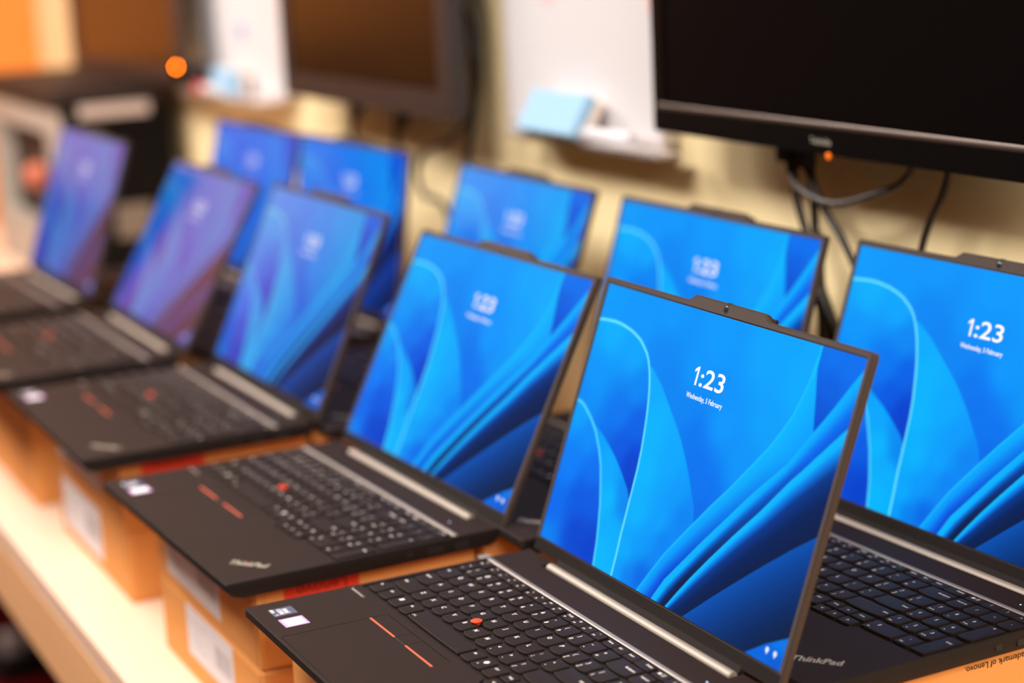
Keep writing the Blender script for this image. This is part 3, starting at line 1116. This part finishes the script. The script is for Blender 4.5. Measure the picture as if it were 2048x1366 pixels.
# plug in the left side of the nearest laptop
pl = thing('usb_plug', (0, 209, -4), 0, 'short grey plug sticking out of the left side of the nearest laptop', 'plug')
link('plug_body', MB().cbox((-11, -5, -4.5), (-.2, 5, 3.2), 1.2), mat('plug_grey', (128, 120, 118), .45), pl)
link('plug_grip', MB().cbox((-16, -3.4, -4), (-10.6, 3.4, 2), 1.0), m_black, pl)

# ------------------------------------------------------------------ monitors on the wall
m_mon = mat('monitor_black_plastic', (9, 7, 7), 0.25, spec=.3)
m_mon2 = mat('monitor_brown_black_plastic', (46, 34, 32), 0.5, var=.05, scale=40)
m_panel = mat('dark_panel_glass', (9, 5, 6), 0.2, spec=0.25)
m_panel2 = mat('dark_panel_matte', (10, 6, 5), 0.25, spec=.3)
m_trim = mat('silver_trim', (92, 80, 74), 0.35, metal=.6)


def monitor(x0, x1, zb, h, bezel, chin, label, pm, bm, logo=None, led=None, trim=False, yf=608, th=48):
    w = x1 - x0
    t = thing('monitor', (x0, yf, zb), 0, label, 'monitor')
    q = MB()
    q.cbox((0, 6, 0), (w, th * .55, h), 3)
    q.cbox((w * .12, th * .5, h * .12), (w * .88, th + 6, h * .8), 8)
    link('housing', q, bm, t)
    q = MB()
    out = [(x, y) for x, y in rrect(0, 0, w, h, 4, 3)]
    hole = rrect(bezel, chin, w - bezel, h - bezel, 1, 2)
    slab(q, out, [hole], 0, 7)
    q.v = [(a, 7 - c, b) for a, b, c in q.v]
    link('bezel', q, bm, t)
    link('screen', MB().box((bezel - 1, 2.5, chin - 1), (w - bezel + 1, 6.5, h - bezel + 1)), pm, t)
    link('wall_mount', MB().cbox((w * .35, th + 4, h * .3), (w * .65, WALL_Y - yf, h * .6), 2), m_black, t)
    if trim:
        q = MB()
        q.rings([[(x, y, z) for y, z in ((-.2, chin - 5), (-1.6, chin - 3.6), (-1.6, chin - 1.6), (-.2, chin + 1))] for x in (10, w - 10)])
        link('trim_strip', smooth(q.mesh('trim_strip'), 60), m_trim, t, label='silvery strip along the lower frame')
    if logo:
        q = MB()
        v, f, ww, hh = text_geo(logo, 8, .2, 2)
        q.add([(w / 2 + x * 1.1, -.3, chin * .42 + y) for x, y, z in v], f)
        link('logo', q, m_logo, t)
    if led:
        link('power_light', MB().lathe([(3.2, 0), (3.0, 2.0), (1, 2.6)], 10, M=Matrix.Translation((led[0], .5, led[1])) @ Matrix.Rotation(math.radians(90), 4, 'X')), led[2], t, label='orange standby light')
    return t


m_orange = mat('orange_led', (255, 120, 10), .4, emit=(255, 120, 0), estr=75.0)
m_orange2 = mat('orange_led_dim', (255, 120, 10), .4, emit=(255, 110, 20), estr=.35)
monitor(-389, 208, 284, 400, 20, 29, 'black glossy wall monitor at the upper right, silvery strip under its dark screen', m_panel, m_mon, logo='Technika', led=(311, -.5, m_orange2), trim=True)
monitor(-1541, -905, 258, 420, 36, 36, 'dark wall monitor in the middle, brown reflection in its screen', m_panel2, m_mon2)
monitor(-2950, -2085, 242, 500, 62, 30, 'large dark wall monitor at the far left above the printer', m_panel2, m_mon2, led=(815, 33, m_orange), th=24)

# ------------------------------------------------------------------ whiteboards and what lies on their trays
m_board = mat('whiteboard_enamel', (224, 221, 224), .4, spec=.25)
m_alu = mat('board_frame', (212, 204, 204), .45, metal=.2)
m_faint = mat('faint_red_smudge', (244, 206, 206), .6)
m_bluedot = mat('blue_magnet', (150, 168, 214), .5)


def whiteboard(x0, x1, z0, z1, label, tray):
    t = thing('whiteboard', (x0, 668, z0), 0, label, 'whiteboard')
    w, h = x1 - x0, z1 - z0
    link('board', MB().box((4, 4, 4), (w - 4, 16, h - 4)), m_board, t)
    q = MB()
    slab(q, rrect(0, 0, w, h, 4, 3), [rrect(9, 9, w - 9, h - 9, 2, 2)], 0, 20)
    q.v = [(a, 20 - c, b) for a, b, c in q.v]
    link('frame', q, m_alu, t)
    tr = MB()
    a, b, d = tray
    tr.cbox((a, -d, -6), (b, 2, -1), 1.5)
    tr.cbox((a, -d, -6), (b, -d + 4, 5), 1.2)
    link('tray', tr, m_alu, t)
    return t


wb2 = whiteboard(-862, -470, 252, 900, 'white board between the middle and right monitors, light-blue eraser on its tray', (60, 428, 32))
link('smudge', MB().box((105, 3.0, 158), (135, 4.2, 170)), m_faint, wb2, label='faint red smudge')
link('smudge', MB().box((358, 3.0, 150), (380, 4.2, 172)), m_faint, wb2)
wb1 = whiteboard(-2172, -1700, 232, 900, 'narrow white board at the left behind the middle monitor', (10, 440, 50))
link('magnet', MB().lathe([(13, 0), (12, 5), (6, 6)], 16, M=Matrix.Translation((248, 4, 112)) @ Matrix.Rotation(math.radians(90), 4, 'X')), m_bluedot, wb1, label='pale blue round magnet')

m_eraser = mat('light_blue_felt', (156, 198, 230), .9, var=.05, scale=200)
m_erback = mat('eraser_white_back', (240, 222, 208), .7)
er = thing('board_eraser', (-668, 628, 255), 0, 'light-blue board eraser with white back leaning on the whiteboard tray', 'eraser')
er.rotation_euler = (math.radians(-30), 0, 0)
link('felt_pad', MB().cbox((-70, -13, 0), (70, 2, 54), 3), m_eraser, er)
link('grip', MB().cbox((-70, 2.2, 0), (70, 15, 54), 3), m_erback, er)
e2 = thing('board_eraser', (-1985, 640, 234), 0, 'small pale-blue eraser on the left whiteboard tray, beside a red-capped marker', 'eraser')
link('felt_pad', MB().cbox((0, -12, 0), (110, 6, 44), 3), m_eraser, e2)
link('grip', MB().cbox((0, 6.2, 0), (110, 22, 44), 3), m_erback, e2)


def marker(loc, rz, capm, label):
    t = thing('marker_pen', loc, rz, label, 'marker')
    R_ = Matrix.Rotation(math.radians(90), 4, 'Y')
    link('barrel', smooth(MB().lathe([(7, 0), (8.5, 3), (8.5, 85), (7, 88)], 14, M=R_).mesh('barrel'), 40), mat('marker_white', (226, 226, 234), .4), t)
    link('cap', smooth(MB().lathe([(9.4, -42), (9.6, -38), (9.6, 4), (9, 6)], 14, M=R_).mesh('cap'), 40), capm, t)
    return t


m_redcap = mat('red_cap', (232, 74, 60), .4)
m_blackcap = mat('black_cap', (20, 18, 20), .4)
marker((-2010, 620, 241), 0, m_redcap, 'white marker with red cap lying on the left whiteboard tray')
marker((-590, 640, 262), math.radians(4), mat('grey_cap', (206, 200, 204), .4), 'white and grey marker on the tray right of the light-blue eraser')
be = thing('marker_holder', (-2160, 622, 240), 0, 'dark marker holder at the left end of the left whiteboard tray', 'holder')
link('holder_body', MB().cbox((0, -14, 0), (118, 18, 44), 6), mat('holder_black', (34, 24, 30), .5), be)
link('holder_slot', MB().cbox((8, -8, 43), (110, 12, 46), 1), m_black, be)

# ------------------------------------------------------------------ cables
m_cable = mat('black_cable', (26, 20, 20), .38, spec=.5)
m_cable2 = mat('grey_black_cable', (60, 52, 50), .32, spec=.6)


def spline(pts, n=8):
    P = [Vector(p) for p in pts]
    P = [P[0] * 2 - P[1]] + P + [P[-1] * 2 - P[-2]]
    out = []
    for i in range(1, len(P) - 2):
        for k in range(n):
            t = k / n
            a, b, c, d = P[i - 1], P[i], P[i + 1], P[i + 2]
            out.append(.5 * ((2 * b) + (-a + c) * t + (2 * a - 5 * b + 4 * c - d) * t * t + (-a + 3 * b - 3 * c + d) * t ** 3))
    out.append(P[-2])
    return out


def cable(pts, r, label, material=None, plug=None, name='cable'):
    t = link(name, smooth(MB().tube(spline(pts), r, 10).mesh(name), 60), material or m_cable, label=label, category='cable', group='cables hanging from the monitors')
    if plug:
        p = Vector(plug)
        link('plug', MB().cbox(tuple(p - Vector((11, 8, 34))), tuple(p + Vector((11, 8, 16))), 3), m_black, t)
    return t


Yc = 655
cable([(-212, Yc, 300), (-209, Yc, 276), (-199, Yc - 6, 252), (-170, Yc - 12, 239), (-118, Yc - 14, 232), (-64, Yc - 10, 245), (-27, Yc, 263), (-10, Yc + 4, 300)], 3.4, 'grey-black cable looping in a wide U below the right monitor', m_cable2, plug=(-211, Yc, 296))
cable([(36, Yc, 310), (34, Yc, 280), (24, Yc, 253), (8, Yc, 229), (-5, Yc, 200), (-22, Yc, 140), (-40, Yc, 60), (-60, Yc, -60), (-60, Yc, -168)], 3.4, 'single black cable dropping behind the right-edge laptop')
cable([(-192, Yc + 4, 310), (-188, Yc, 275), (-158, Yc, 229), (-126, Yc, 199), (-99, Yc, 166), (-80, Yc, 143), (-50, Yc, 70), (-40, Yc, -60), (-40, Yc, -168)], 3.6, 'black cable slanting right between the two right screens', plug=(-188, Yc + 3, 292))
cable([(-214, Yc + 6, 310), (-207, Yc + 5, 273), (-200, Yc, 235), (-188, Yc, 206), (-176, Yc, 180), (-160, Yc, 120), (-150, Yc, -20), (-150, Yc, -168)], 4.0, 'black cable of the bundle, left strand under the right monitor')
cable([(-196, Yc + 12, 310), (-192, Yc + 10, 275), (-181, Yc + 8, 237), (-178, Yc + 8, 187), (-170, Yc + 8, 100), (-165, Yc + 8, -168)], 4.4, 'black cable of the bundle, right strand hanging straight')
cable([(-158, Yc - 8, 200), (-152, Yc - 10, 172), (-147, Yc - 12, 147), (-137, Yc - 10, 124), (-128, Yc - 6, 96), (-120, Yc, 20), (-118, Yc, -168)], 8.0, 'thick black cable behind the gap between the two right screens')
cable([(-1000, 668, 520), (-977, 664, 422), (-944, 660, 371), (-936, 660, 312), (-951, 660, 252), (-975, 660, 189), (-980, 660, 60), (-980, 660, -168)], 5.5, 'dark cable curving down along the right side of the middle monitor')
cable([(-1000, 672, 500), (-938, 668, 423), (-925, 662, 344), (-941, 660, 277), (-1013, 660, 225), (-1105, 655, 198), (-1137, 655, 168), (-1117, 655, 135), (-1064, 660, 126), (-1020, 660, 60), (-1015, 660, -168)], 4.5, 'dark cable coiling under the right corner of the middle monitor')
cable([(-1355, 655, 290), (-1358, 655, 262), (-1365, 655, 231), (-1378, 655, 192), (-1385, 655, 60), (-1385, 655, -168)], 5.0, 'black cable with a plug under the centre of the middle monitor', plug=(-1358, 655, 262))
cable([(-1176, 655, 290), (-1179, 655, 262), (-1189, 655, 243), (-1202, 655, 220), (-1215, 655, 60), (-1215, 655, -168)], 5.0, 'black cable with a plug under the right half of the middle monitor', plug=(-1179, 655, 262))

# ------------------------------------------------------------------ far left: black printer, grey rack
m_prn = mat('printer_black', (9, 7, 8), .7, spec=.1)
m_prntop = mat('printer_top', (44, 34, 32), .6, spec=.2)
m_grey = mat('grey_metal', (176, 168, 158), .5, metal=.1)
pr = thing('printer', (-3060, 430, DZ), 0, 'large printer at the left edge, grey front frame and black side with pale strip', 'printer')
link('printer_body', MB().cbox((0, 62, 0), (710, 222, 372), 10), m_prn, pr)
q = MB()
slab(q, rrect(0, 0, 706, 366, 14, 4), [rrect(60, 108, 566, 316, 8, 3)], 0, 60)
q.v = [(a, 61 - c, b) for a, b, c in q.v]
link('front_frame', q, m_grey, pr, label='light grey front frame')
link('output_tray', MB().cbox((62, 40, 110), (564, 61.5, 314), 2), mat('tray_inside', (44, 30, 24), .7, var=.4, scale=14), pr)
link('side_panel', MB().cbox((706.5, 2, 4), (711, 220, 368), 1.5), m_prn, pr)
link('top_cover', MB().cbox((-20, -12, 372.5), (716, 222, 410), 9), m_prntop, pr)
link('label_strip', MB().cbox((711, 36, 352), (714, 178, 384), 1.2), mat('pale_strip', (206, 192, 188), .5), pr, label='pale grey label strip')
link('lower_label', MB().cbox((711, 92, 108), (713, 166, 176), .8), mat('dim_label', (112, 102, 96), .6), pr, label='dull grey lower label')
bl = thing('foam_ball', (-2655, 440, DZ + 216), 0, 'small pink round ball in the front opening of the printer', 'ball')
link('ball', smooth(MB().lathe([(27 * math.cos(math.radians(a)), 27 * math.sin(math.radians(a))) for a in range(-86, 90, 12)], 20).mesh('ball'), 80), mat('pink_foam', (210, 118, 92), .8), bl)
ps = thing('power_strip', (-2360, 170, FLOOR_Z), math.radians(15), 'black power strip with pale plugs on the red carpet under the desk', 'power strip')
link('strip_body', MB().cbox((0, 0, 0), (90, 420, 46), 6), m_black, ps)
for i in range(3):
    link('pale_plug', MB().cbox((22, 22 + 62 * i, 46.2), (66, 62 + 62 * i, 88), 6), mat('plug_pale', (190, 184, 180), .5), ps)
link('cord', smooth(MB().tube(spline([(45, 420, 20), (50, 470, 20), (30, 500, 8), (-20, 515, 6)]), 5, 8).mesh('cord'), 60), m_cable, ps)
